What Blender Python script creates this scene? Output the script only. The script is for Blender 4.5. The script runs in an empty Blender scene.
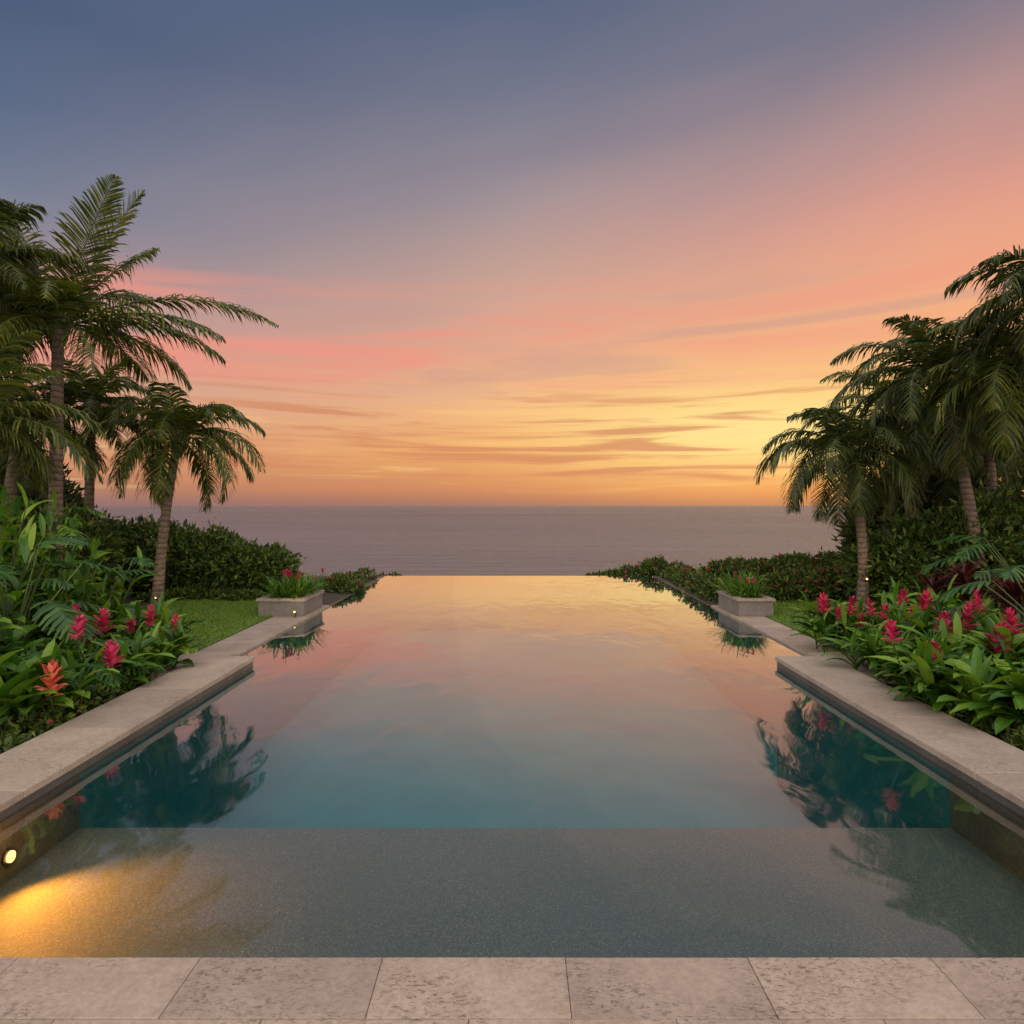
import bpy, math, random
import numpy as np
from mathutils import Vector, Matrix
R = random.Random(7)
NR = np.random.RandomState(5)
scene = bpy.context.scene
scene.view_settings.view_transform = 'Standard'
scene.view_settings.look = 'None'
scene.view_settings.exposure = 0

def lin(c):
    return tuple((v/255/12.92) if v/255 <= 0.04045 else ((v/255+0.055)/1.055)**2.4 for v in c) + (1.0,)

# ------------------------------------------------------------------ camera
H = 2.0
F = 683.0
cam_d = bpy.data.cameras.new("camera"); cam = bpy.data.objects.new("camera", cam_d)
scene.collection.objects.link(cam); scene.camera = cam
cam.location = (0, 0, H); cam.rotation_euler = (math.radians(90), 0, 0)
cam_d.lens = 24.01; cam_d.sensor_width = 36
cam_d.shift_x = -3/1024; cam_d.shift_y = -7/1024
cam_d.clip_end = 60000; cam_d.clip_start = 0.05
def P(px, py, d):
    return Vector(((px-515)/F*d, d, H+(505-py)/F*d))

# ------------------------------------------------------------------ node helper
class NT:
    def __init__(s, tree): s.t = tree; s.n = tree.nodes; s.l = tree.links
    def new(s, typ, **kw):
        n = s.n.new(typ)
        for k, v in kw.items(): setattr(n, k, v)
        return n
    def put(s, sock, v):
        if hasattr(v, 'is_linked') or isinstance(v, bpy.types.NodeSocket): s.l.new(v, sock)
        else: sock.default_value = v
    def math(s, op, a, b=0.0, c=None, clamp=False):
        n = s.new('ShaderNodeMath', operation=op); n.use_clamp = clamp
        s.put(n.inputs[0], a); s.put(n.inputs[1], b)
        if c is not None: s.put(n.inputs[2], c)
        return n.outputs[0]
    def mapr(s, v, a, b, c=0.0, d=1.0, smooth=False):
        n = s.new('ShaderNodeMapRange')
        if smooth: n.interpolation_type = 'SMOOTHSTEP'
        s.put(n.inputs[0], v)
        for i, q in enumerate((a, b, c, d)): n.inputs[i+1].default_value = q
        return n.outputs[0]
    def mix(s, f, a, b, mode='MIX'):
        n = s.new('ShaderNodeMix', data_type='RGBA', blend_type=mode)
        s.put(n.inputs[0], f); s.put(n.inputs[6], a); s.put(n.inputs[7], b)
        return n.outputs[2]
    def ramp(s, f, stops, interp='LINEAR'):
        n = s.new('ShaderNodeValToRGB'); cr = n.color_ramp; cr.interpolation = interp
        while len(cr.elements) < len(stops): cr.elements.new(0.5)
        for e, (p, c) in zip(cr.elements, stops): e.position = p; e.color = c
        s.put(n.inputs[0], f); return n.outputs[0]
    def noise(s, vec, scale, detail=4, rough=0.55, dist=0.0):
        n = s.new('ShaderNodeTexNoise'); n.inputs['Scale'].default_value = scale
        n.inputs['Detail'].default_value = detail; n.inputs['Roughness'].default_value = rough
        n.inputs['Distortion'].default_value = dist
        if vec is not None: s.l.new(vec, n.inputs['Vector'])
        return n.outputs[0]
    def comb(s, x, y, z):
        n = s.new('ShaderNodeCombineXYZ'); s.put(n.inputs[0], x); s.put(n.inputs[1], y); s.put(n.inputs[2], z)
        return n.outputs[0]
    def bump(s, h, strength, dist=0.01):
        n = s.new('ShaderNodeBump'); n.inputs['Strength'].default_value = strength
        n.inputs['Distance'].default_value = dist; s.l.new(h, n.inputs['Height']); return n.outputs[0]

# ------------------------------------------------------------------ world sky
world = bpy.data.worlds.new("World"); scene.world = world; world.use_nodes = True
world.node_tree.nodes.clear()
try:
    world.cycles.sampling_method = 'MANUAL'; world.cycles.sample_map_resolution = 256
except Exception as ex: print(ex)
w = NT(world.node_tree)
tc = w.new('ShaderNodeTexCoord')
sep = w.new('ShaderNodeSeparateXYZ'); w.l.new(tc.outputs['Generated'], sep.inputs[0])
X, Y, Z = sep.outputs
def col(px, data):
    h = (px-515)/F
    out = []
    for y, c in data:
        v = (505-y)/F
        out.append((max(0, v/math.sqrt(1+h*h+v*v)), lin(c)))
    out.append((1.0, lin((112, 120, 145))))
    out.sort(key=lambda t: t[0]); return out
left = col(50, [(505,(148,112,110)),(490,(178,126,104)),(455,(210,150,112)),(405,(210,160,136)),(355,(202,152,142)),(300,(166,146,150)),(200,(118,126,146)),(100,(90,106,134)),(0,(72,91,122))])
cent = col(512, [(505,(172,118,100)),(488,(214,140,94)),(450,(244,172,100)),(400,(243,184,132)),(350,(232,170,138)),(300,(210,166,146)),(200,(162,146,150)),(100,(120,122,140)),(0,(90,103,129))])
right = col(950, [(505,(188,120,82)),(490,(230,136,68)),(450,(252,172,74)),(400,(254,200,112)),(340,(248,184,126)),(280,(240,170,132)),(200,(222,156,138)),(100,(178,143,142)),(0,(122,118,134))])
nlow = w.noise(w.comb(w.math('MULTIPLY', X, 1.6), w.math('MULTIPLY', Y, 1.6), w.math('ADD', w.math('MULTIPLY', Z, 5.0), w.math('MULTIPLY', X, -1.2))), 1.3, 2, 0.5, 0.3)
Zw = w.math('ADD', Z, w.math('MULTIPLY', w.math('SUBTRACT', nlow, 0.5), w.mapr(Z, 0.02, 0.35, 0.0, 0.09)))
cL = w.ramp(Zw, left); cC = w.ramp(Zw, cent); cR = w.ramp(Zw, right)
base = w.mix(w.mapr(X, 0.0, 0.52), w.mix(w.mapr(X, 0.0, -0.55), cC, cL), cR)
# streaks
sv = w.comb(w.math('MULTIPLY', X, 1.3), w.math('MULTIPLY', Y, 1.3), w.math('ADD', w.math('MULTIPLY', Z, 15.0), w.math('MULTIPLY', X, -0.4)))
n1 = w.noise(sv, 1.6, 4, 0.5, 0.5)
n2 = w.noise(w.comb(w.math('MULTIPLY', X, 2.0), w.math('MULTIPLY', Y, 2.0), w.math('ADD', w.math('MULTIPLY', Z, 40.0), 7.0)), 1.5, 4, 0.55, 0.5)
bandA = w.math('MULTIPLY', w.mapr(Z, 0.13, 0.20, smooth=True), w.mapr(Z, 0.33, 0.25, smooth=True))
fA = w.math('MULTIPLY', w.math('MULTIPLY', bandA, w.mapr(n1, 0.40, 0.60, smooth=True)), w.mapr(X, 0.35, -0.1, 0.45, 0.85))
base = w.mix(fA, base, lin((238, 150, 130)))
fA2 = w.math('MULTIPLY', w.math('MULTIPLY', bandA, w.mapr(n1, 0.46, 0.34, smooth=True)), 0.5)
base = w.mix(fA2, base, lin((200, 154, 142)))
bandB = w.math('MULTIPLY', w.mapr(Z, 0.012, 0.035, smooth=True), w.mapr(Z, 0.2, 0.12, smooth=True))
fB = w.math('MULTIPLY', w.math('MULTIPLY', bandB, w.mapr(n2, 0.48, 0.64, smooth=True)), 0.8)
# glow round the set sun
gx = w.math('DIVIDE', w.math('SUBTRACT', X, 0.33), 0.28); gz = w.math('DIVIDE', w.math('SUBTRACT', Z, 0.10), 0.062)
g = w.math('EXPONENT', w.math('MULTIPLY', w.math('ADD', w.math('MULTIPLY', gx, gx), w.math('MULTIPLY', gz, gz)), -1.0))
g = w.math('MULTIPLY', g, w.mapr(Y, -0.1, 0.3))
base = w.mix(w.math('MULTIPLY', g, 0.9), base, lin((255, 230, 150)))
base = w.mix(fB, base, lin((210, 136, 98)))
fC = w.math('MULTIPLY', w.math('MULTIPLY', bandB, w.mapr(n2, 0.44, 0.32, smooth=True)), 0.5)
base = w.mix(fC, base, lin((254, 204, 130)))
# added fill light: sky overhead and behind brightened, away from the frame
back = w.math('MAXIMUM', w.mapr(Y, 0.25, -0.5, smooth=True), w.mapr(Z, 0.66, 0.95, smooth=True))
bk_fill = w.mix(w.mapr(Z, 0.0, 0.8), (2.5, 2.0, 1.56, 1), (1.7, 1.52, 1.42, 1))
base = w.mix(back, base, bk_fill)
base = w.mix(w.mapr(Z, -0.02, -0.1), base, (0.12, 0.1, 0.1, 1))
sky = w.new('ShaderNodeTexSky'); sky.sky_type = 'NISHITA'; sky.sun_disc = False
sky.sun_elevation = math.radians(3); sky.sun_rotation = math.radians(20)
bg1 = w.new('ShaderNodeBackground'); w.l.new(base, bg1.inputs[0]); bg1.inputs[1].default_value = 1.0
bg2 = w.new('ShaderNodeBackground'); w.l.new(sky.outputs[0], bg2.inputs[0]); bg2.inputs[1].default_value = 0.002
add = w.new('ShaderNodeAddShader'); w.l.new(bg1.outputs[0], add.inputs[0]); w.l.new(bg2.outputs[0], add.inputs[1])
wo = w.new('ShaderNodeOutputWorld'); w.l.new(add.outputs[0], wo.inputs[0])

sd = bpy.data.lights.new("sun", 'SUN'); sd.energy = 0.02; sd.angle = math.radians(50); sd.color = (1.0, 0.62, 0.35)
so = bpy.data.objects.new("sun", sd); scene.collection.objects.link(so)
dirv = Vector((math.sin(math.radians(20)), math.cos(math.radians(20)), math.tan(math.radians(6))))
so.rotation_euler = dirv.to_track_quat('Z', 'Y').to_euler(); so.location = (8, 30, 20)

# ------------------------------------------------------------------ materials
def mat(name):
    m = bpy.data.materials.new(name); m.use_nodes = True; m.node_tree.nodes.clear()
    t = NT(m.node_tree); o = t.new('ShaderNodeOutputMaterial'); return m, t, o
def principled(t, o, **kw):
    p = t.new('ShaderNodeBsdfPrincipled')
    for k, v in kw.items(): t.put(p.inputs[k.replace('_', ' ')], v)
    t.l.new(p.outputs[0], o.inputs[0]); return p
def posn(t): return t.new('ShaderNodeNewGeometry').outputs['Position']

def stone(name, ca, cb, pit=1.0, rough=0.6):
    m, t, o = mat(name); g = t.new('ShaderNodeNewGeometry'); v = g.outputs['Position']
    n = t.noise(v, 2.2, 6, 0.65, 0.5); nf = t.noise(v, 38, 4, 0.7)
    mp = t.new('ShaderNodeMapping'); mp.inputs['Scale'].default_value = (13, 30, 24); t.l.new(v, mp.inputs[0])
    np_ = t.noise(mp.outputs[0], 2.6, 6, 0.72, 0.8)
    pits = t.math('MULTIPLY', t.mapr(np_, 0.55, 0.60), t.mapr(t.noise(v, 2.7, 4), 0.42, 0.6))
    c = t.mix(t.mapr(n, 0.3, 0.7), ca, cb)
    c = t.mix(t.mapr(nf, 0.35, 0.7, 0, 0.5), c, tuple(x*0.55 for x in cb[:3])+(1,))
    c = t.mix(t.math('MULTIPLY', pits, 0.8*pit), c, tuple(x*0.3 for x in cb[:3])+(1,))
    rnd = g.outputs['Random Per Island']
    c = t.mix(1.0, c, t.ramp(rnd, [(0, (0.84, 0.83, 0.82, 1)), (1, (1.05, 1.03, 1.0, 1))]), 'MULTIPLY')
    hgt = t.math('SUBTRACT', t.math('MULTIPLY', nf, 0.35), t.math('MULTIPLY', pits, 1.0))
    p = principled(t, o, Base_Color=c, Roughness=t.mapr(n, 0.3, 0.7, rough-0.1, rough+0.15))
    t.l.new(t.bump(hgt, 0.5, 0.006), p.inputs['Normal']); return m
M_deck = stone("travertine", (0.45, 0.375, 0.32, 1), (0.32, 0.26, 0.22, 1), 1.0, 0.5)
M_coping = stone("coping_stone", (0.43, 0.37, 0.315, 1), (0.30, 0.25, 0.21, 1), 0.8, 0.5)
M_wall = stone("wet_stone", (0.11, 0.105, 0.10, 1), (0.06, 0.06, 0.06, 1), 0.3, 0.3)
M_plant = stone("planter_stone", (0.25, 0.235, 0.22, 1), (0.17, 0.155, 0.145, 1), 0.6, 0.6)
M_grout = stone("grout", (0.16, 0.14, 0.12, 1), (0.11, 0.1, 0.09, 1), 0.2, 0.9)

m, t, o = mat("pool_plaster"); v = posn(t)
principled(t, o, Base_Color=t.mix(t.mapr(t.noise(v, 1.2, 3), 0.3, 0.7), (0.004, 0.19, 0.22, 1), (0.007, 0.24, 0.265, 1)), Roughness=0.8); M_teal = m
m, t, o = mat("pebble_finish"); v = posn(t)
vo = t.new('ShaderNodeTexVoronoi'); vo.inputs['Scale'].default_value = 170; t.l.new(v, vo.inputs['Vector'])
sc_ = t.new('ShaderNodeSeparateColor'); t.l.new(vo.outputs['Color'], sc_.inputs[0])
c = t.ramp(sc_.outputs[0], [(0, (0.07, 0.085, 0.075, 1)), (0.5, (0.115, 0.13, 0.11, 1)), (0.85, (0.165, 0.17, 0.14, 1)), (1, (0.30, 0.28, 0.22, 1))])
c = t.mix(t.mapr(t.noise(v, 1.5, 4), 0.3, 0.7, 0, 0.4), c, (0.07, 0.11, 0.10, 1))
p = principled(t, o, Base_Color=c, Roughness=0.8)
M_pebble = m

m, t, o = mat("pool_water"); v = posn(t)
mp = t.new('ShaderNodeMapping'); mp.inputs['Scale'].default_value = (1, 0.5, 1); t.l.new(v, mp.inputs[0])
nz = t.noise(mp.outputs[0], 2.3, 2, 0.5, 0.3)
bmp = t.bump(nz, 0.12, 0.05)
fr = t.new('ShaderNodeFresnel'); fr.inputs[0].default_value = 1.48; t.l.new(bmp, fr.inputs['Normal'])
tr = t.new('ShaderNodeBsdfTransparent'); tr.inputs[0].default_value = (0.80, 0.92, 0.92, 1)
gl = t.new('ShaderNodeBsdfGlossy'); gl.inputs['Roughness'].default_value = 0.04; gl.inputs[0].default_value = (1, 1, 1, 1)
t.l.new(bmp, gl.inputs['Normal'])
mx = t.new('ShaderNodeMixShader'); t.l.new(t.mapr(fr.outputs[0], 0.0, 0.60, 0.03, 0.97), mx.inputs[0]); t.l.new(tr.outputs[0], mx.inputs[1]); t.l.new(gl.outputs[0], mx.inputs[2])
t.l.new(mx.outputs[0], o.inputs[0]); M_water = m

m, t, o = mat("sea_water"); v = posn(t)
mp = t.new('ShaderNodeMapping'); mp.inputs['Scale'].default_value = (0.3, 1.0, 1); t.l.new(v, mp.inputs[0])
h1 = t.noise(mp.outputs[0], 0.5, 4, 0.65, 0.4)
h2 = t.noise(mp.outputs[0], 0.06, 4, 0.65, 0.4)
n3 = t.noise(mp.outputs[0], 0.006, 4, 0.6, 0.4)
hh = t.math('ADD', t.math('MULTIPLY', h1, 1.8), t.math('MULTIPLY', h2, 7.0))
bmp = t.bump(hh, 1.0, 1.5)
fr = t.new('ShaderNodeFresnel'); fr.inputs[0].default_value = 1.33; t.l.new(bmp, fr.inputs['Normal'])
df = t.new('ShaderNodeBsdfDiffuse'); t.l.new(t.mix(t.mapr(n3, 0.35, 0.65), (0.065, 0.07, 0.085, 1), (0.10, 0.10, 0.11, 1)), df.inputs[0])
gl = t.new('ShaderNodeBsdfGlossy'); gl.inputs['Roughness'].default_value = 0.17; gl.inputs[0].default_value = (0.94, 0.90, 0.94, 1); t.l.new(bmp, gl.inputs['Normal'])
mx = t.new('ShaderNodeMixShader'); t.l.new(t.mapr(fr.outputs[0], 0.0, 1.0, 0.06, 0.90), mx.inputs[0]); t.l.new(df.outputs[0], mx.inputs[1]); t.l.new(gl.outputs[0], mx.inputs[2])
t.l.new(mx.outputs[0], o.inputs[0]); M_sea = m

def leafmat(name, ca, cb, cc, transl=0.25, rough=0.5, k=1.0):
    m, t, o = mat(name); g = t.new('ShaderNodeNewGeometry')
    ca, cb, cc = [tuple(x*k for x in q[:3])+(1,) for q in (ca, cb, cc)]
    c = t.ramp(g.outputs['Random Per Island'], [(0, tuple(x*.5 for x in ca[:3])+(1,)), (0.3, ca), (0.65, cb), (1, cc)])
    p = t.new('ShaderNodeBsdfPrincipled'); t.l.new(c, p.inputs['Base Color']); p.inputs['Roughness'].default_value = rough
    p.inputs['Specular IOR Level'].default_value = 0.35
    tl = t.new('ShaderNodeBsdfTranslucent'); t.l.new(t.mix(1.0, c, (1.3, 1.3, 0.6, 1), 'MULTIPLY'), tl.inputs[0])
    mx = t.new('ShaderNodeMixShader'); mx.inputs[0].default_value = transl
    t.l.new(p.outputs[0], mx.inputs[1]); t.l.new(tl.outputs[0], mx.inputs[2]); t.l.new(mx.outputs[0], o.inputs[0]); return m
M_palm = leafmat("palm_leaf", (0.034, 0.055, 0.011, 1), (0.064, 0.088, 0.014, 1), (0.12, 0.125, 0.021, 1), 0.3, 0.45, 1.35)
M_palmd = leafmat("palm_leaf_dark", (0.018, 0.034, 0.009, 1), (0.038, 0.055, 0.012, 1), (0.078, 0.084, 0.016, 1), 0.25, 0.5, 1.4)
M_hedge = leafmat("hedge_leaf", (0.018, 0.040, 0.007, 1), (0.042, 0.074, 0.010, 1), (0.09, 0.125, 0.018, 1), 0.2, 0.5, 1.45)
M_light = leafmat("bright_leaf", (0.026, 0.085, 0.008, 1), (0.065, 0.15, 0.012, 1), (0.125, 0.21, 0.02, 1), 0.25, 0.42, 1.3)
M_dark = leafmat("philodendron_leaf", (0.016, 0.058, 0.011, 1), (0.028, 0.082, 0.014, 1), (0.050, 0.112, 0.019, 1), 0.15, 0.5, 1.2)
M_red = leafmat("cordyline_leaf", (0.035, 0.008, 0.010, 1), (0.07, 0.012, 0.016, 1), (0.13, 0.024, 0.028, 1), 0.2, 0.4)
M_flower = leafmat("ginger_flower", (0.42, 0.012, 0.08, 1), (0.58, 0.03, 0.13, 1), (0.72, 0.09, 0.22, 1), 0.25, 0.5, .9)
M_flower2 = leafmat("coral_flower", (0.55, 0.10, 0.06, 1), (0.7, 0.16, 0.12, 1), (0.8, 0.27, 0.18, 1), 0.25, 0.5)
M_stem = leafmat("stem", (0.05, 0.08, 0.02, 1), (0.07, 0.10, 0.03, 1), (0.08, 0.11, 0.03, 1), 0.0, 0.5)
M_grass = leafmat("grass_blade", (0.05, 0.10, 0.010, 1), (0.08, 0.145, 0.013, 1), (0.13, 0.19, 0.022, 1), 0.25, 0.6, 1.7)

m, t, o = mat("palm_trunk"); v = posn(t)
s3 = t.new('ShaderNodeSeparateXYZ'); t.l.new(v, s3.inputs[0])
rg = t.math('SINE', t.math('ADD', t.math('MULTIPLY', s3.outputs[2], 62.0), t.math('MULTIPLY', t.noise(v, 5, 3), 7.0)))
c = t.mix(t.mapr(t.noise(v, 14, 4, 0.7), 0.3, 0.7), (0.10, 0.07, 0.052, 1), (0.21, 0.155, 0.12, 1))
c = t.mix(t.mapr(rg, 0.3, 1.0, 0, 0.7), c, (0.04, 0.03, 0.025, 1))
p = principled(t, o, Base_Color=c, Roughness=0.85); t.l.new(t.bump(t.math('ADD', t.math('MULTIPLY', rg, -0.5), t.noise(v, 40, 3)), 0.7, 0.015), p.inputs['Normal']); M_trunk = m
m, t, o = mat("soil"); v = posn(t)
principled(t, o, Base_Color=t.mix(t.mapr(t.noise(v, 6, 5, 0.7), 0.3, 0.7), (0.02, 0.016, 0.01, 1), (0.055, 0.04, 0.025, 1)), Roughness=0.95); M_soil = m
m, t, o = mat("lawn_base"); v = posn(t)
principled(t, o, Base_Color=t.mix(t.mapr(t.noise(v, 5, 5, 0.7), 0.3, 0.7), (0.06, 0.12, 0.012, 1), (0.11, 0.18, 0.02, 1)), Roughness=0.95); M_lawn = m
m, t, o = mat("lamp_glow"); e = t.new('ShaderNodeEmission'); e.inputs[0].default_value = (1.0, 0.50, 0.13, 1); e.inputs[1].default_value = 5
t.l.new(e.outputs[0], o.inputs[0]); M_glow = m
m, t, o = mat("lamp_metal"); principled(t, o, Base_Color=(0.12, 0.10, 0.08, 1), Roughness=0.35, Metallic=0.9); M_metal = m

# ------------------------------------------------------------------ mesh builder
class MB:
    def __init__(s): s.v = []; s.f = []; s.m = []; s.n = 0
    def add(s, vs, fs, mi=0):
        b = s.n; s.v.extend(vs); s.n += len(vs)
        for f in fs: s.f.append(tuple(b+i for i in f)); s.m.append(mi)
    def box(s, x0, x1, y0, y1, z0, z1, mi=0):
        s.add([(x0,y0,z0),(x1,y0,z0),(x1,y1,z0),(x0,y1,z0),(x0,y0,z1),(x1,y0,z1),(x1,y1,z1),(x0,y1,z1)],
              [(3,2,1,0),(4,5,6,7),(0,1,5,4),(1,2,6,5),(2,3,7,6),(3,0,4,7)], mi)
    def tube(s, pts, rads, mi=0, k=8):
        vs = []; fs = []
        for i, p in enumerate(pts):
            a = pts[max(0, i-1)]; b = pts[min(len(pts)-1, i+1)]
            d = (Vector(b)-Vector(a)).normalized()
            u = d.cross(Vector((0.13, 0.97, 0.2))).normalized(); w_ = d.cross(u)
            for j in range(k):
                an = 2*math.pi*j/k
                vs.append(tuple(Vector(p)+(u*math.cos(an)+w_*math.sin(an))*rads[i]))
        for i in range(len(pts)-1):
            for j in range(k):
                fs.append((i*k+j, i*k+(j+1) % k, (i+1)*k+(j+1) % k, (i+1)*k+j))
        fs.append(tuple(range(k-1, -1, -1))); fs.append(tuple((len(pts)-1)*k+j for j in range(k)))
        s.add(vs, fs, mi)
    def obj(s, name, mats, smooth=False, bevel=0, parent=None, auto=False):
        me = bpy.data.meshes.new(name); me.from_pydata(s.v, [], s.f)
        for m_ in mats: me.materials.append(m_)
        me.polygons.foreach_set('material_index', s.m)
        if smooth: me.polygons.foreach_set('use_smooth', [True]*len(s.f))
        me.update(); ob = bpy.data.objects.new(name, me); scene.collection.objects.link(ob)
        if bevel:
            bm_ = ob.modifiers.new("bevel", 'BEVEL'); bm_.width = bevel; bm_.segments = 3; bm_.limit_method = 'ANGLE'
        if parent: ob.parent = parent
        return ob
def empty(name, loc=(0,0,0)):
    e = bpy.data.objects.new(name, None); scene.collection.objects.link(e); return e

# ------------------------------------------------------------------ pool
C = 0.12; XN = 3.26; XO = 3.89; YJ = 8.5; XL = -3.65; XR = 3.86; YF = 19.0; Y0 = 2.84; ZF = 0.03; SH = 5.12
XOL = -4.28; XOR = 4.42; YP = 13.45
pool = empty("infinity_pool")
b = MB()
D = -1.5; S = -0.42
b.add([(-XN,Y0-.05,S),(XN,Y0-.05,S),(XN,SH,S),(-XN,SH,S)], [(0,1,2,3)], 1)
b.add([(-XN,SH,S),(XN,SH,S),(XN,SH,D),(-XN,SH,D)], [(0,1,2,3)], 0)
b.add([(XL,SH,D),(XR,SH,D),(XR,YF,D),(XL,YF,D)], [(0,1,2,3)], 0)
for sx, xf in ((-XN, XL), (XN, XR)):
    b.add([(sx,SH,D),(sx,YJ,D),(sx,YJ,-.02),(sx,SH,-.02)], [(0,1,2,3)], 0)
    b.add([(sx,Y0-.05,D),(sx,SH,D),(sx,SH,-.02),(sx,Y0-.05,-.02)], [(0,1,2,3)], 1)
    b.add([(sx,Y0-.05,-.02),(sx,YJ,-.02),(sx,YJ,C-.055),(sx,Y0-.05,C-.055)], [(0,1,2,3)], 2)
    b.add([(sx,YJ,D),(xf,YJ,D),(xf,YJ,.02),(sx,YJ,.02)], [(0,1,2,3)], 0)
    b.add([(xf,YJ,D),(xf,YF,D),(xf,YF,-.062),(xf,YJ,-.062)], [(0,1,2,3)], 0)
b.add([(XL,YF,D),(XR,YF,D),(XR,YF,-.004),(XL,YF,-.004)], [(0,1,2,3)], 0)
b.add([(-XN,Y0-.05,S),(XN,Y0-.05,S),(XN,Y0-.05,C-.01),(-XN,Y0-.05,C-.01)], [(0,1,2,3)], 2)
b.obj("basin", [M_teal, M_pebble, M_wall], parent=pool)
b = MB(); b.box(XL-.3, XR+.3, YF+.004, YF+.3, -2.5, -.006, 0)
b.box(XL-.12, XL+.0, YP+.006, YF, -.06, .006, 0); b.box(XR-.0, XR+.12, YP+.006, YF, -.06, .006, 0)
b.obj("overflow_wall", [M_wall], parent=pool)
b = MB(); b.add([(-XN,Y0-.05,0),(XN,Y0-.05,0),(XN,YJ,0),(XR,YJ,0),(XR,YF+.3,0),(XL,YF+.3,0),(XL,YJ,0),(-XN,YJ,0)], [tuple(range(8))]); b.obj("water", [M_water], parent=pool)
b = MB(); rc = random.Random(3)
G = 0.002
for sg in (-1, 1):
    y = -3.0 + (0.3 if sg > 0 else 0)
    while y < YJ:
        y2 = min(y+1.25, YJ); dz = rc.uniform(-.001, .001)
        xa, xb = sorted((sg*(XN-.025), sg*XO))
        b.box(xa, xb, y+G, y2-G, C-.055, C+dz, 0); y = y2
for xf, xo, sg in ((XL, XOL, -1), (XR, XOR, 1)):
    y = YJ+.004
    while y < YP-.01:
        y2 = min(y+1.25, YP)
        xa, xb = sorted((xf, xo)); b.box(xa, xb, y+G, y2-G, -.06, ZF+rc.uniform(-.001, .001), 0); y = y2
b.box(XOL, XL+.03, YJ+.004, YJ+.42, ZF+.003, ZF+.05, 0)
b.box(XR-.03, XOR, YJ+.004, YJ+.42, ZF+.003, ZF+.05, 0)
b.box(XOL, -XO-.003, YJ-1.0, YJ, ZF+.003, ZF+.05, 0)
b.box(XO+.003, XOR, YJ-1.0, YJ, ZF+.003, ZF+.05, 0)
b.obj("coping", [M_coping], bevel=0.007, parent=pool)
b = MB()
for sg in (-1, 1):
    xa, xb = sorted((sg*(XN+.01), sg*(XO-.03))); b.box(xa, xb, -3, YJ-.01, -.5, C-.06, 0)
b.obj("coping_base", [M_wall, M_grout], parent=pool)
def disc(b, c, nrm, r, mi, k=20, th=.012):
    nrm = Vector(nrm).normalized(); b.tube([Vector(c), Vector(c)+nrm*th], [r, r], mi, k)
ly = 4.39; lz = -0.26
pl = empty("pool_lamp")
b = MB(); disc(b, (-XN+.001, ly, lz), (1,0,0), .056, 0); b.obj("rim", [M_metal], parent=pl)
b = MB(); disc(b, (-XN+.014, ly, lz), (1,0,0), .036, 0); b.obj("lens", [M_glow], parent=pl)
def spot(name, loc, to, e, ang, parent, col_=(1.0, 0.30, 0.03), r=.03, blend=0.9):
    d = bpy.data.lights.new(name, 'SPOT'); d.energy = e; d.spot_size = math.radians(ang); d.spot_blend = blend; d.color = col_; d.shadow_soft_size = r
    ob = bpy.data.objects.new(name, d); scene.collection.objects.link(ob); ob.location = loc
    ob.rotation_euler = (Vector(to)-Vector(loc)).to_track_quat('-Z', 'Y').to_euler(); ob.parent = parent
spot("beam", (-XN+.06, ly, lz+.12), (-XN+1.4, ly-.8, -.22), 190, 135, pl)

# ------------------------------------------------------------------ deck
b = MB(); T = .757
xs = [.208+T*i for i in range(-9, 9)]
rows = [(2.50, 2.84, 0.0), (1.85, 2.50, .38), (1.2, 1.85, 0.0), (.5, 1.2, .36), (-.2, .5, 0), (-.9, -.2, .36), (-1.6, -.9, 0), (-3, -1.6, .36)]
for y0, y1, off in rows:
    for x in xs:
        x0 = max(x+off, -XN+.03); x1 = min(x+off+T, XN-.03)
        if x1-x0 < .05: continue
        b.box(x0+.0013, x1-.0013, y0+.0013, y1-.0013, C-.06, C+rc.uniform(-.0008, .0008), 0)
b.obj("stone_deck", [M_deck], bevel=0.003)
b = MB(); b.box(-XN+.03, XN-.03, -3, Y0-.03, -.3, C-.005, 0)
b.obj("deck_bed", [M_grout])

# ------------------------------------------------------------------ ground + sea
b = MB(); prof = [(-25, .02), (8, .02), (19.2, .0), (21, -.6), (26, -3.5), (40, -10), (60, -15)]
def strip(xa, xb, nx):
    for i in range(nx):
        x0 = xa+(xb-xa)*i/nx; x1 = xa+(xb-xa)*(i+1)/nx
        for (y0, z0), (y1, z1) in zip(prof[:-1], prof[1:]):
            b.add([(x0,y0,z0),(x1,y0,z0),(x1,y1,z1),(x0,y1,z1)], [(0,1,2,3)], 0)
strip(-60, -3.7, 6); strip(3.9, 60, 6)
b.add([(-3.7,19.35,-.3),(3.9,19.35,-.3),(3.9,26,-4),(-3.7,26,-4)], [(0,1,2,3)], 0)
b.add([(-3.7,-25,.03),(3.9,-25,.03),(3.9,-3,.03),(-3.7,-3,.03)], [(0,1,2,3)], 0)
b.obj("garden_ground", [M_soil])
b = MB(); b.add([(-30000,20,-12),(30000,20,-12),(30000,50000,-12),(-30000,50000,-12)], [(0,1,2,3)]); b.obj("ocean", [M_sea])

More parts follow.
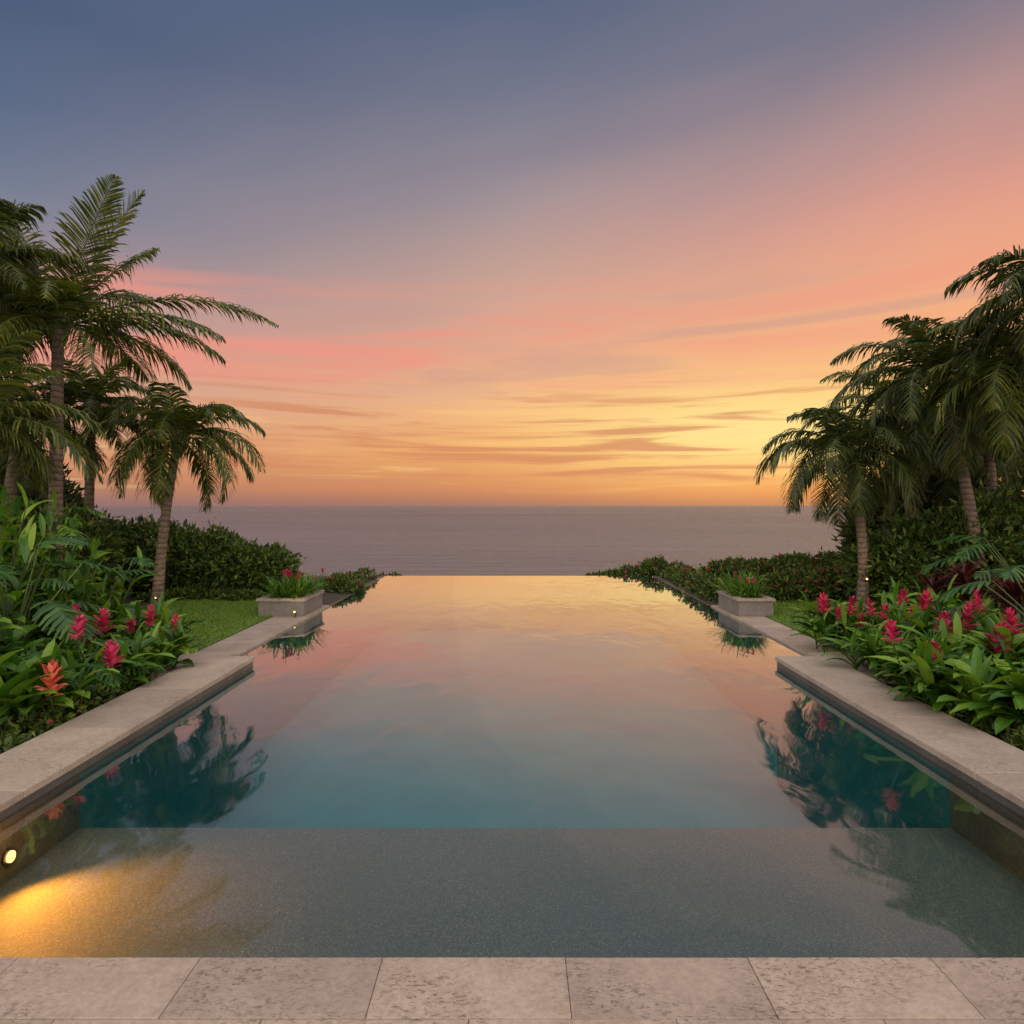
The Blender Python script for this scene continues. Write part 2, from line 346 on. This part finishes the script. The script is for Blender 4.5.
def lawn(x0, x1, y0, y1, n):
    b = MB(); b.add([(x0,y0,.036),(x1,y0,.036),(x1,y1,.033),(x0,y1,.033)], [(0,1,2,3)], 0)
    for i in range(n):
        x = R.uniform(x0, x1); y = R.uniform(y0, y1); h = R.uniform(.02, .05); a = R.uniform(0, 6.28); wd = .006
        dx, dy = math.cos(a)*wd, math.sin(a)*wd; lx, ly_ = R.uniform(-.025, .025), R.uniform(-.025, .025)
        b.add([(x-dx,y-dy,.032),(x+dx,y+dy,.032),(x+lx,y+ly_,.032+h)], [(0,1,2)], 1)
    b.obj("lawn", [M_lawn, M_grass])
lawn(-7.2, XOL-.01, 8.6, 14.2, 24000); lawn(XOR+.01, 7.2, 8.6, 14.0, 20000)

# ------------------------------------------------------------------ plants
def frond(b, p0, az, el, L, droop, ll=.55, pairs=44, mi=0, hang=.5, side=0.0, wid=.035, rr=.018):
    az = math.radians(az); e0 = math.radians(el); dr = math.radians(droop)
    hd = Vector((math.cos(az), math.sin(az), 0)); sd_ = Vector((-math.sin(az), math.cos(az), 0))
    N = 26; pts = [Vector(p0)]; tans = []
    for i in range(N):
        tt = i/N; e = e0-dr*tt**1.35; dd = hd*math.cos(e)+Vector((0,0,1))*math.sin(e)+sd_*side*tt
        dd.normalize(); tans.append(dd); pts.append(pts[-1]+dd*L/N)
    tans.append(tans[-1])
    b.tube(pts[::3]+[pts[-1]], [rr*(1-.85*i/(len(pts[::3]))) for i in range(len(pts[::3])+1)], 1, 4)
    for i in range(pairs):
        tt = .1+.9*(i+.5)/pairs
        q = tt*N; k = min(int(q), N-1); p = pts[k].lerp(pts[k+1], q-k); d = tans[k]
        up = sd_.cross(d); up = -up if up.z < 0 else up
        ln = ll*(math.sin(math.pi*min(1, (tt*.86+.14)))**.55)*(1-.25*tt)*R.uniform(.85, 1.1)
        for sg in (-1, 1):
            if R.random() < .04: continue
            fw = .45+.65*tt+R.uniform(-.15, .15)
            dv = (sd_*sg+d*fw+up*R.uniform(-.05, .4)+Vector((R.uniform(-.1,.1), R.uniform(-.1,.1), 0))).normalized()
            wv = d*wid*.5*R.uniform(.7, 1.15)
            g1 = Vector((0,0,-1))*hang*R.uniform(.6, 1.4)
            m1 = p+dv*ln*.4+g1*ln*.08; m2 = p+dv*ln*.75+g1*ln*.32; tip = p+dv*ln*.95+g1*ln*.72
            w2 = (d+up*.3).normalized()*wv.length
            b.add([tuple(p-wv*.6), tuple(p+wv*.6), tuple(m1+w2), tuple(m1-w2), tuple(m2+w2*.7), tuple(m2-w2*.7), tuple(tip)],
                  [(0,1,2,3), (3,2,4,5), (5,4,6)], mi)
def palm(base, top, r0, r1, fronds, mat_=None, bend=(0,0), ll=.55, pairs=44, hang=.5, wid=.035, bulge=1.0):
    base = Vector(base); top = Vector(top); b = MB(); pts = []; rd = []
    N = 40
    for i in range(N+1):
        tt = i/N; p = base.lerp(top, tt)+Vector((bend[0], bend[1], 0))*math.sin(math.pi*tt)
        pts.append(p); ring = 1+.035*(i % 2); rd.append((r0*(1-tt)+r1*tt)*ring*(1+.35*math.exp(-tt*14)))
    b.tube(pts, rd, 2, 12)
    for i in range(14):
        a = R.uniform(0, 360); fr_ = Vector((math.cos(math.radians(a)), math.sin(math.radians(a)), 0))
        s_ = top-Vector((0,0,R.uniform(.05,.35))); b.tube([s_, s_+fr_*.09+Vector((0,0,.14)), s_+fr_*.16+Vector((0,0,.36))], [.04, .032, .015], 1, 5)
    for fr_ in fronds:
        az, el, L, dr = fr_[:4]; sdv = fr_[4] if len(fr_) > 4 else R.uniform(-.25, .25)
        a = math.radians(az)
        frond(b, top+Vector((math.cos(a)*.05, math.sin(a)*.05, R.uniform(-.05, .12))), az, el, L, dr, ll*R.uniform(.9, 1.1)*(fr_[5] if len(fr_) > 5 else 1), pairs, 0, hang*(.3 if len(fr_) > 5 else 1), sdv, wid)
    return b.obj("palm_tree", [mat_ or M_palm, M_stem, M_trunk])
def crown(n, L, e0=75, e1=-25, d0=60, d1=95, jit=.12, start=0):
    out = []
    for i in range(n):
        tt = i/(n-1); az = start+i*137.5+R.uniform(-12, 12)
        out.append((az, e0+(e1-e0)*tt+R.uniform(-8, 8), L*R.uniform(1-jit, 1+jit)*(.8+.2*math.sin(math.pi*tt)), d0+(d1-d0)*(1-abs(tt-.4))+R.uniform(-12, 12)))
    return out
# left tall palm
top = P(58, 330, 11)
fr = [(8, 67, 2.6, 14, 0, 1.1), (-30, 62, 2.6, 24, 0, 1.1), (35, 64, 2.2, 35, 0), (10, 26, 3.5, 58, 0), (-10, 16, 2.9, 52, .1), (172, 76, 2.9, 40, 0, 1.1), (165, 62, 2.9, 26, 0, 1.1), (150, 50, 2.8, 70, 0), (185, 40, 3.0, 75, 0), (60, 60, 2.0, 75), (-60, 45, 1.9, 110), (-100, 45, 2.0, 110), (110, 55, 2.2, 85), (30, 3, 2.2, 66), (200, 10, 2.6, 70), (-35, -8, 1.9, 60), (235, 0, 2.0, 60), (75, 5, 1.9, 60), (160, -10, 2.3, 50), (-80, 10, 1.8, 75), (20, 14, 2.6, 60)]
palm((P(54, 505, 11).x, 11, .02), top, .115, .082, fr, ll=.64, pairs=74, hang=.75, wid=.038)
palm((P(86, 505, 13.5).x, 13.5, .02), P(92, 405, 13.5), .10, .075, crown(20, 1.5), M_palm, ll=.5, pairs=46, hang=.7, wid=.04)
palm((P(157, 610, 13).x, 13, .02), P(178, 440, 13), .10, .07, crown(26, 1.9, 80, -30, 75, 115), ll=.54, pairs=54, hang=.8, bend=(-.06, 0), wid=.038)
palm((-8.6, 10.2, .02), P(-50, 280, 10.2), .15, .1, crown(22, 2.1), M_palmd, ll=.62, pairs=50, hang=.7, wid=.04)
palm((-7.8, 9.0, .02), P(-30, 420, 9.2), .12, .1, crown(22, 1.9, 80, -20), M_palm, ll=.55, hang=.6, wid=.04)
palm((-9.6, 12.5, .02), P(20, 430, 12.5), .12, .1, crown(20, 1.9), M_palmd, ll=.55, hang=.6, wid=.04)
# right
palm((P(862, 610, 13).x, 13, .02), P(846, 455, 13), .10, .07, crown(26, 1.85, 80, -35, 80, 120, start=170), M_palmd, ll=.54, pairs=54, hang=.8, bend=(.14, 0), wid=.038)
palm((P(985, 505, 12.5).x, 12.5, .02), P(940, 380, 12.5), .11, .075, crown(30, 2.25, 82, -35, 75, 115, start=180), M_palmd, ll=.62, pairs=56, hang=.8, bend=(.1, 0), wid=.038)
palm((P(925, 505, 15.5).x, 15.5, .02), P(895, 420, 15.5), .12, .09, crown(24, 2.3, 80, -30, 75, 110), M_palm, ll=.6, hang=.7, wid=.045)
palm((P(1000, 505, 14.5).x, 14.5, .02), P(985, 400, 14.5), .12, .09, crown(26, 2.5, 80, -35, 75, 110), M_palmd, ll=.6, hang=.7, wid=.045)
palm((P(1050, 505, 11).x, 11, .02), P(1035, 370, 11), .13, .1, crown(26, 2.1, 80, -30, 75, 110), M_palm, ll=.6, pairs=50, hang=.75, wid=.04)
palm((P(1100, 505, 10).x, 10, .02), P(1064, 295, 10), .14, .1, crown(22, 1.65, 72, -25, 75, 115, start=180), M_palmd, ll=.6, pairs=50, hang=.75, wid=.04)
palm((P(965, 505, 17).x, 17, .02), P(955, 440, 17), .12, .09, crown(22, 2.6, 70, -35, 75, 110), M_palmd, ll=.7, pairs=40, hang=.75, wid=.055)

def scatter(name, blobs, mat_, leaf=.1, flowers=None, fl_mat=None, core=None, aspect=.45):
    V = []; n = 0; FC = []; MI = []
    for (cx, cy, cz, rx, ry, rz, cnt) in blobs:
        d = NR.normal(size=(cnt, 3)); d /= np.linalg.norm(d, axis=1)[:, None]
        lump = 1+.13*np.sin(d[:,0]*7+cx*3)*np.cos(d[:,2]*6+cy)+.10*np.sin(d[:,1]*11+d[:,2]*9+cx)
        rad = (NR.uniform(.55, 1.06, cnt)**.5)*lump
        rad[NR.rand(cnt) < .06] *= 1.16
        p = np.array([cx, cy, cz])+d*rad[:, None]*np.array([rx, ry, rz])
        ax = d*0.9+NR.normal(size=(cnt, 3))*.75+np.array([0, 0, .25]); ax /= np.linalg.norm(ax, axis=1)[:, None]
        sdv = np.cross(ax, NR.normal(size=(cnt, 3))); sdv /= np.linalg.norm(sdv, axis=1)[:, None]
        L = (leaf*NR.uniform(.6, 1.3, cnt))[:, None]; W = L*aspect*.5
        nn = np.cross(ax, sdv)
        q = np.stack([p, p+ax*L*.45+sdv*W+nn*L*.08, p+ax*L-nn*L*.1, p+ax*L*.45-sdv*W+nn*L*.08], 1)
        V.append(q.reshape(-1, 3)); k = np.arange(cnt)*4+n
        FC.extend(zip(k, k+1, k+2, k+3)); n += cnt*4
        isf = (NR.rand(cnt) < (flowers or 0)) & (d[:, 2] > -.1) & (rad > .9)
        MI.extend(isf.astype(int).tolist())
    V = np.concatenate(V); me = bpy.data.meshes.new(name)
    me.from_pydata(V.tolist(), [], [tuple(int(i) for i in f) for f in FC])
    me.materials.append(mat_); me.materials.append(fl_mat or mat_)
    me.polygons.foreach_set('material_index', MI); me.update()
    ob = bpy.data.objects.new(name, me); scene.collection.objects.link(ob); return ob
def row(pxs, d, zb, rx, ry, cnt):
    out = []
    for px, py in pxs:
        tp = P(px, py, d); h = (tp.z-zb)/2
        out.append((tp.x, d+R.uniform(-.3, .3), zb+h, rx*R.uniform(.85, 1.15), ry, h*1.05, cnt))
    return out
scatter("hedge", row([(60,512),(95,520),(125,528),(155,524),(185,532),(215,533),(243,545),(266,550)], 15.5, 0, .7, .9, 3600), M_hedge, .14)
scatter("hedge", row([(170,592),(195,590),(220,591),(243,593)], 14.4, .0, .42, .35, 1500), M_hedge, .10)
scatter("hedge", row([(0,500),(30,508),(60,515)], 13.0, 0, 1.0, .9, 3600), M_hedge, .15)
scatter("shrub", row([(337,577),(352,582)], 16.0, 0, .26, .6, 900), M_hedge, .10, .08, M_flower)
scatter("shrub", [(-4.05, 16.8, .08, .25, .8, .2, 700), (-4.05, 18.3, .06, .25, .7, .18, 600)], M_hedge, .10, .05, M_flower)
scatter("shrub", row([(712,568),(695,572),(675,565),(655,560),(635,568),(614,573),(598,575)], 20.0, -.35, .5, .35, 1400), M_hedge, .12, .04, M_flower)
scatter("shrub", [(4.3, 14.4, .12, .3, .6, .28, 900), (4.32, 15.6, .12, .3, .7, .25, 900), (4.33, 17.0, .1, .3, .8, .24, 900), (4.34, 18.4, .08, .3, .7, .22, 900)], M_hedge, .11, .06, M_flower)
scatter("shrub", row([(385,574),(396,573)], 20.0, -.35, .22, .2, 300), M_hedge, .09)
scatter("hedge", row([(735,562),(765,563),(800,558),(830,556)], 17.2, -.05, .6, .7, 3000), M_hedge, .12, .05, M_flower)
scatter("hedge", row([(780,575),(803,570),(825,572),(850,563),(885,560)], 14.6, 0, .5, .5, 2400), M_hedge, .12, .06, M_flower)
scatter("hedge", row([(895,540),(930,520),(965,510),(1000,500),(1040,490)], 13.2, 0, .8, .8, 3800), M_hedge, .16)
scatter("shrub", row([(880,490),(915,455),(960,440),(1010,420),(1050,400)], 17.5, 0, .9, .8, 3200), M_palmd, .26, aspect=.3)
scatter("shrub", row([(-60,380),(-10,420),(30,470)], 14.5, 0, 1.1, .8, 3500), M_palmd, .24, aspect=.3)
scatter("leafy_tree", [(P(-25,270,12).x,12,P(0,262,12).z,.8,.7,.6,1500),(P(-30,330,12).x,12,P(0,330,12).z,.9,.7,.6,2000),(P(5,300,12).x,12.3,P(0,300,12).z,.5,.5,.4,700)], M_palmd, .2, aspect=.35)
# low groundcover hiding the bare soil next to the coping
gc = [(sg*(XO+.24+R.uniform(-.03,.08)), 3.2+i*.42, .05, .22, .3, .12+R.uniform(0,.06), 420) for i in range(11) for sg in (-1, 1)]
scatter("groundcover_plants", gc, M_hedge, .075, .03, M_flower, aspect=.6)

def blade(b, p0, az, el, L, wd, droop, mi=0, fold=.25, N=6, wave=0):
    az = math.radians(az); e0 = math.radians(el); dr = math.radians(droop)
    hd = Vector((math.cos(az), math.sin(az), 0)); s_ = Vector((-math.sin(az), math.cos(az), 0)); p = Vector(p0); vs = []
    for i in range(N+1):
        tt = i/N; e = e0-dr*tt; d = hd*math.cos(e)+Vector((0,0,1))*math.sin(e)
        up = d.cross(s_)*-1; up = -up if up.dot(Vector((0,0,1))) < 0 and abs(e) < 1.5 else up
        wv = wd*.5*(math.sin(math.pi*min(1, tt*.92+.06))**.75) if i < N else 0.0015
        ww = math.sin(tt*9+wave)*.06*wd
        vs += [tuple(p+s_*wv+up*(wv*fold+ww)), tuple(p), tuple(p-s_*wv+up*(wv*fold-ww))]
        p = p+d*L/N
    fs = []
    for i in range(N):
        a = i*3; fs += [(a, a+1, a+4, a+3), (a+1, a+2, a+5, a+4)]
    b.add(vs, fs, mi)
def spike(b, p, r, h, mi):
    lean = Vector((R.uniform(-.25,.25), R.uniform(-.25,.25), 1)); r *= R.uniform(.85,1.2)
    for k in range(30):
        tt = k/30; a = k*137.5+R.uniform(-20,20); rad = r*(.55+.45*math.sin(math.pi*(tt*.75+.1)))*(1-.35*tt)
        q = Vector(p)+Vector((math.cos(math.radians(a)), math.sin(math.radians(a)), 0))*rad*.2+lean*h*tt
        blade(b, q, a, 15+55*tt+R.uniform(-12,12), rad*R.uniform(1.1,1.6), rad*.65, R.uniform(-30,30), mi, .5, 3)
GZ = .03
def ginger(pos, n, h, LL, spread, wd=.11):
    b = MB()
    for i in range(n):
        a0 = R.uniform(0, 360); rr = spread*math.sqrt(R.random())
        bp = Vector(pos)+Vector((math.cos(a0)*rr, math.sin(a0)*rr*.8, 0))
        lean = Vector((math.cos(a0), math.sin(a0), 0))*R.uniform(.1, .35)
        hh = h*R.uniform(.6, 1.05); pts = [bp+lean*hh*(k/5)**1.5+Vector((0,0,hh*k/5)) for k in range(6)]
        b.tube(pts, [.011]*5+[.006], 1, 5); k0 = R.uniform(0, 360)
        for k in range(9):
            tt = .12+.88*k/9; q = tt*5; ii = min(4, int(q)); p = pts[ii].lerp(pts[ii+1], q-ii)
            blade(b, p, k0+180*(k % 2)+R.uniform(-45, 45), R.uniform(35, 70), LL*R.uniform(.75, 1.2), wd*R.uniform(.8, 1.15), R.uniform(50, 100), 0, .3, 6, R.uniform(0, 6))
        blade(b, pts[-1], R.uniform(0,360), 78, LL*.7, wd*.6, 25, 0, .5)
    return b, pos
def ginger_at(px, py, d, h, n=7, LL=.42, sp=.28, fl=(), fm=None, lm=None, wd=.11):
    x = (px-515)/F*d
    x = math.copysign(max(abs(x), XO+.22+sp*.3), x)
    pos = Vector((x, d, GZ)); b, _ = ginger(pos, n, h, LL, sp, wd=wd)
    for (fx, fy, fs) in fl:
        fp = P(fx, fy, d-.5); fp -= Vector((0,0,.11*fs)); gb = Vector((math.copysign(max(abs(fp.x*.5+pos.x*.5), XO+.1), fp.x), fp.y+.3, GZ))
        b.tube([gb, gb.lerp(fp, .6)+Vector((0,.02,0)), fp], [.009,.009,.008], 1, 5); spike(b, fp, .075*fs, .19*fs, 2)
    b.obj("ginger_plant", [lm or M_light, M_stem, fm or M_flower])
# left bed
ginger_at(150, 0, 8.9, .50, 10, .46, .35, [(150,616,1.3),(174,625,1.2),(127,630,1.2),(138,642,.9),(162,636,.8)])
ginger_at(105, 0, 8.3, .52, 10, .48, .35, [(103,622,1.3),(78,618,1.4),(117,656,1.3),(88,634,1.0)])
ginger_at(155, 0, 8.0, .36, 9, .42, .25)
ginger_at(60, 0, 6.9, .42, 8, .48, .3)
ginger_at(52, 0, 6.3, .3, 5, .40, .2, [(50,680,1.3)], M_flower2)
ginger_at(110, 0, 7.2, .36, 9, .46, .25, [(112,654,1.2),(76,628,1.1)])
ginger_at(15, 0, 6.0, .42, 7, .55, .22, wd=.17)
ginger_at(60, 0, 9.0, .9, 10, .5, .4)
ginger_at(-20, 0, 6.6, .75, 9, .55, .3, wd=.16)
for (px, d, h, n) in [(-10,8.4,1.9,15),(40,9.1,1.6,15),(80,9.8,1.2,13),(5,9.8,2.0,13),(-30,7.5,1.6,11)]:
    ginger_at(px, 0, d, h, n, .46, .5, wd=.11)
# right bed
ginger_at(835, 0, 9.2, .52, 10, .46, .35, [(823,604,1.1),(839,614,.9),(851,606,1.1),(872,608,1.0),(862,620,.8)])
ginger_at(880, 0, 8.7, .50, 10, .48, .35, [(895,630,1.3),(925,602,1.2),(902,598,1.0),(912,614,.9),(884,612,.9)])
ginger_at(855, 0, 7.9, .36, 10, .46, .28)
ginger_at(925, 0, 7.9, .50, 10, .52, .33, [(923,654,1.3),(965,616,1.4),(943,622,1.1),(955,640,1.0),(980,602,1.1)])
ginger_at(905, 0, 7.0, .38, 10, .52, .25, [(893,632,1.0)], wd=.12)
ginger_at(980, 0, 7.2, .50, 10, .55, .33, [(995,640,1.5),(1014,622,1.2),(930,655,1.1)], wd=.13)
ginger_at(960, 0, 6.4, .36, 10, .52, .25, wd=.12)
ginger_at(1010, 0, 5.9, .38, 10, .55, .22, wd=.14)
ginger_at(1040, 0, 6.5, .6, 10, .55, .3, wd=.14)
ginger_at(970, 0, 9.0, .7, 10, .5, .4)
ginger_at(920, 0, 9.8, .6, 10, .5, .4)
def cordyline(px, d, h, n=5):
    b = MB(); pos = Vector(((px-515)/F*d, d, GZ))
    for i in range(n):
        a = R.uniform(0, 6.28); bp = pos+Vector((math.cos(a), math.sin(a), 0))*.25; tp = bp+Vector((R.uniform(-.1,.1), R.uniform(-.1,.1), h*R.uniform(.6, .95)))
        b.tube([bp, tp], [.014, .01], 1, 5)
        for k in range(20): blade(b, tp-Vector((0,0,R.uniform(0,.3))), k*137.5, R.uniform(20, 80), R.uniform(.3,.45), .07, R.uniform(30, 80), 0, .3, 5)
    b.obj("cordyline_plant", [M_red, M_stem])
cordyline(985, 9.6, 1.05, 6); cordyline(945, 10.2, .9, 4); cordyline(1025, 9.0, 1.15, 5)

def splitleaf(b, p0, az, el, L, droop, mi=0):
    az_ = math.radians(az); hd = Vector((math.cos(az_), math.sin(az_), 0)); s_ = Vector((-math.sin(az_), math.cos(az_), 0)); p = Vector(p0)
    e0 = math.radians(el); N = 9; sp = []
    for i in range(N+1):
        e = e0-math.radians(droop)*i/N; d = hd*math.cos(e)+Vector((0,0,math.sin(e))); sp.append((p.copy(), d)); p = p+d*L/N
    for i in range(N):
        a, d = sp[i]; c_, d2 = sp[i+1]; tt = i/N; up = Vector((0,0,1))
        W = L*.58*math.sin(math.pi*(tt*.72+.2))
        for sg in (-1, 1):
            wv = s_*sg; tipd = (wv+d*(.15+.9*tt)-up*R.uniform(.15,.5)).normalized()
            lobe = L/N*.72; m1 = a.lerp(c_, .5)+tipd*W*.55+up*.02; tip = a.lerp(c_, .6)+tipd*W*R.uniform(.85, 1.1)
            b.add([tuple(a), tuple(c_), tuple(m1+d*lobe*.62), tuple(m1-d*lobe*.5), tuple(tip+d*lobe*.3), tuple(tip-d*lobe*.25)], [(0,1,2,3), (3,2,4,5)], mi)
    a, d = sp[-1]; b.add([tuple(a-s_*.05), tuple(a+s_*.05), tuple(a+d*L*.18)], [(0,1,2)], mi)
def philo(pos, n, pet, L, name="philodendron_plant", m_=None, els=(20, 75)):
    b = MB(); pos = Vector(pos)
    for i in range(n):
        az = i*137.5+R.uniform(-15, 15); el = R.uniform(*els); a = math.radians(az); e = math.radians(el)
        d = Vector((math.cos(a)*math.cos(e), math.sin(a)*math.cos(e), math.sin(e))); pl_ = pet*R.uniform(.7, 1.1); tp = pos+d*pl_
        b.tube([pos, pos+d*pl_*.5+Vector((0,0,.04)), tp], [.014,.011,.008], 1, 5)
        splitleaf(b, tp, az, el-50+R.uniform(-10, 10), L*R.uniform(.8, 1.15), 45)
    b.obj(name, [m_ or M_dark, M_stem])
philo((P(62,0,7.2).x, 7.2, .1), 12, .6, .48)
philo((P(10,0,7.6).x, 7.6, .3), 14, 1.15, .5)
philo((P(100,0,9.5).x, 9.5, .3), 12, 1.0, .45)
philo((P(1050,0,7.6).x, 7.6, .5), 14, 1.1, .5)
philo((P(1040,0,9.8).x, 9.8, .4), 14, 1.4, .55)
philo((P(20,0,9.8).x, 9.8, 1.0), 14, 1.2, .5, m_=M_light)

# ------------------------------------------------------------------ stone planters with plants
def planter(x0, x1, y0, y1, z0, z1):
    e = empty("stone_planter"); b = MB(); th = .09
    b.box(x0, x1, y0, y0+th, z0, z1-.05); b.box(x0, x1, y1-th, y1, z0, z1-.05)
    b.box(x0, x0+th, y0+th+.002, y1-th-.002, z0, z1-.05); b.box(x1-th, x1, y0+th+.002, y1-th-.002, z0, z1-.05)
    b.obj("walls", [M_plant], bevel=.006, parent=e)
    b = MB(); q = .03; t2 = .13
    b.box(x0-q, x1+q, y0-q, y0+t2, z1-.048, z1); b.box(x0-q, x1+q, y1-t2, y1+q, z1-.048, z1)
    b.box(x0-q, x0+t2, y0+t2+.002, y1-t2-.002, z1-.048, z1); b.box(x1-t2, x1+q, y0+t2+.002, y1-t2-.002, z1-.048, z1)
    b.obj("rim", [M_coping], bevel=.006, parent=e)
    b = MB(); b.box(x0+th, x1-th, y0+th, y1-th, z1-.15, z1-.08); b.obj("soil", [M_soil], parent=e)
    return e
def grassy(x0, x1, y0, y1, z, h, n, nf):
    b = MB()
    for i in range(n):
        p = (R.uniform(x0, x1), R.uniform(y0, y1), z)
        for k in range(9): blade(b, p, R.uniform(0, 360), R.uniform(35, 88), h*R.uniform(.6, 1.25), .03, R.uniform(20, 80), 0, .3, 4)
    for i in range(nf):
        p = Vector((R.uniform(x0, x1), R.uniform(y0, y1), z)); t_ = p+Vector((0,0,h*R.uniform(.6,.95))); b.tube([p, t_], [.006,.005], 1, 4); spike(b, t_, .04, .09, 2)
    b.obj("bromeliad_plant", [M_light, M_stem, M_flower])
planter(-4.55, -3.75, 12.1, 13.3, ZF, .34); planter(3.96, 4.58, 12.1, 13.3, ZF, .34)
grassy(-4.4, -3.86, 12.25, 13.15, .25, .50, 44, 7); grassy(4.06, 4.45, 12.25, 13.15, .25, .50, 44, 3)
grassy(4.55, 4.9, 14, 18.5, .0, .4, 24, 4); grassy(4.9, 7.2, 14.1, 14.3, .0, .38, 26, 4)
grassy(-4.9, -4.4, 14, 18, .0, .35, 16, 3)

def glamp(px, py, d, e=6, zb=.02):
    p = P(px, py, d); g_ = empty("garden_lamp"); b = MB()
    b.tube([(p.x, p.y, zb), (p.x, p.y, max(p.z-.03, zb+.01))], [.012, .012], 0, 8)
    b.tube([p+Vector((0,.05,-.03)), p+Vector((0,-.03,.02))], [.014, .022], 0, 14); b.obj("body", [M_metal], parent=g_)
    b = MB(); b.tube([p+Vector((0,-.031,.021)), p+Vector((0,-.037,.025))], [.016, .016], 0, 14); b.obj("lens", [M_glow], parent=g_)
    spot("bulb", p+Vector((0,-.06,.05)), p+Vector((0,.25,.9)), e, 110, g_, (1.0, .6, .25))
glamp(156, 599, 12.6, 6); glamp(866, 580, 12.6, 6); glamp(295, 613, 11.95, 1.5)
print("done", sum(len(o.data.polygons) for o in bpy.data.objects if o.type == 'MESH'))
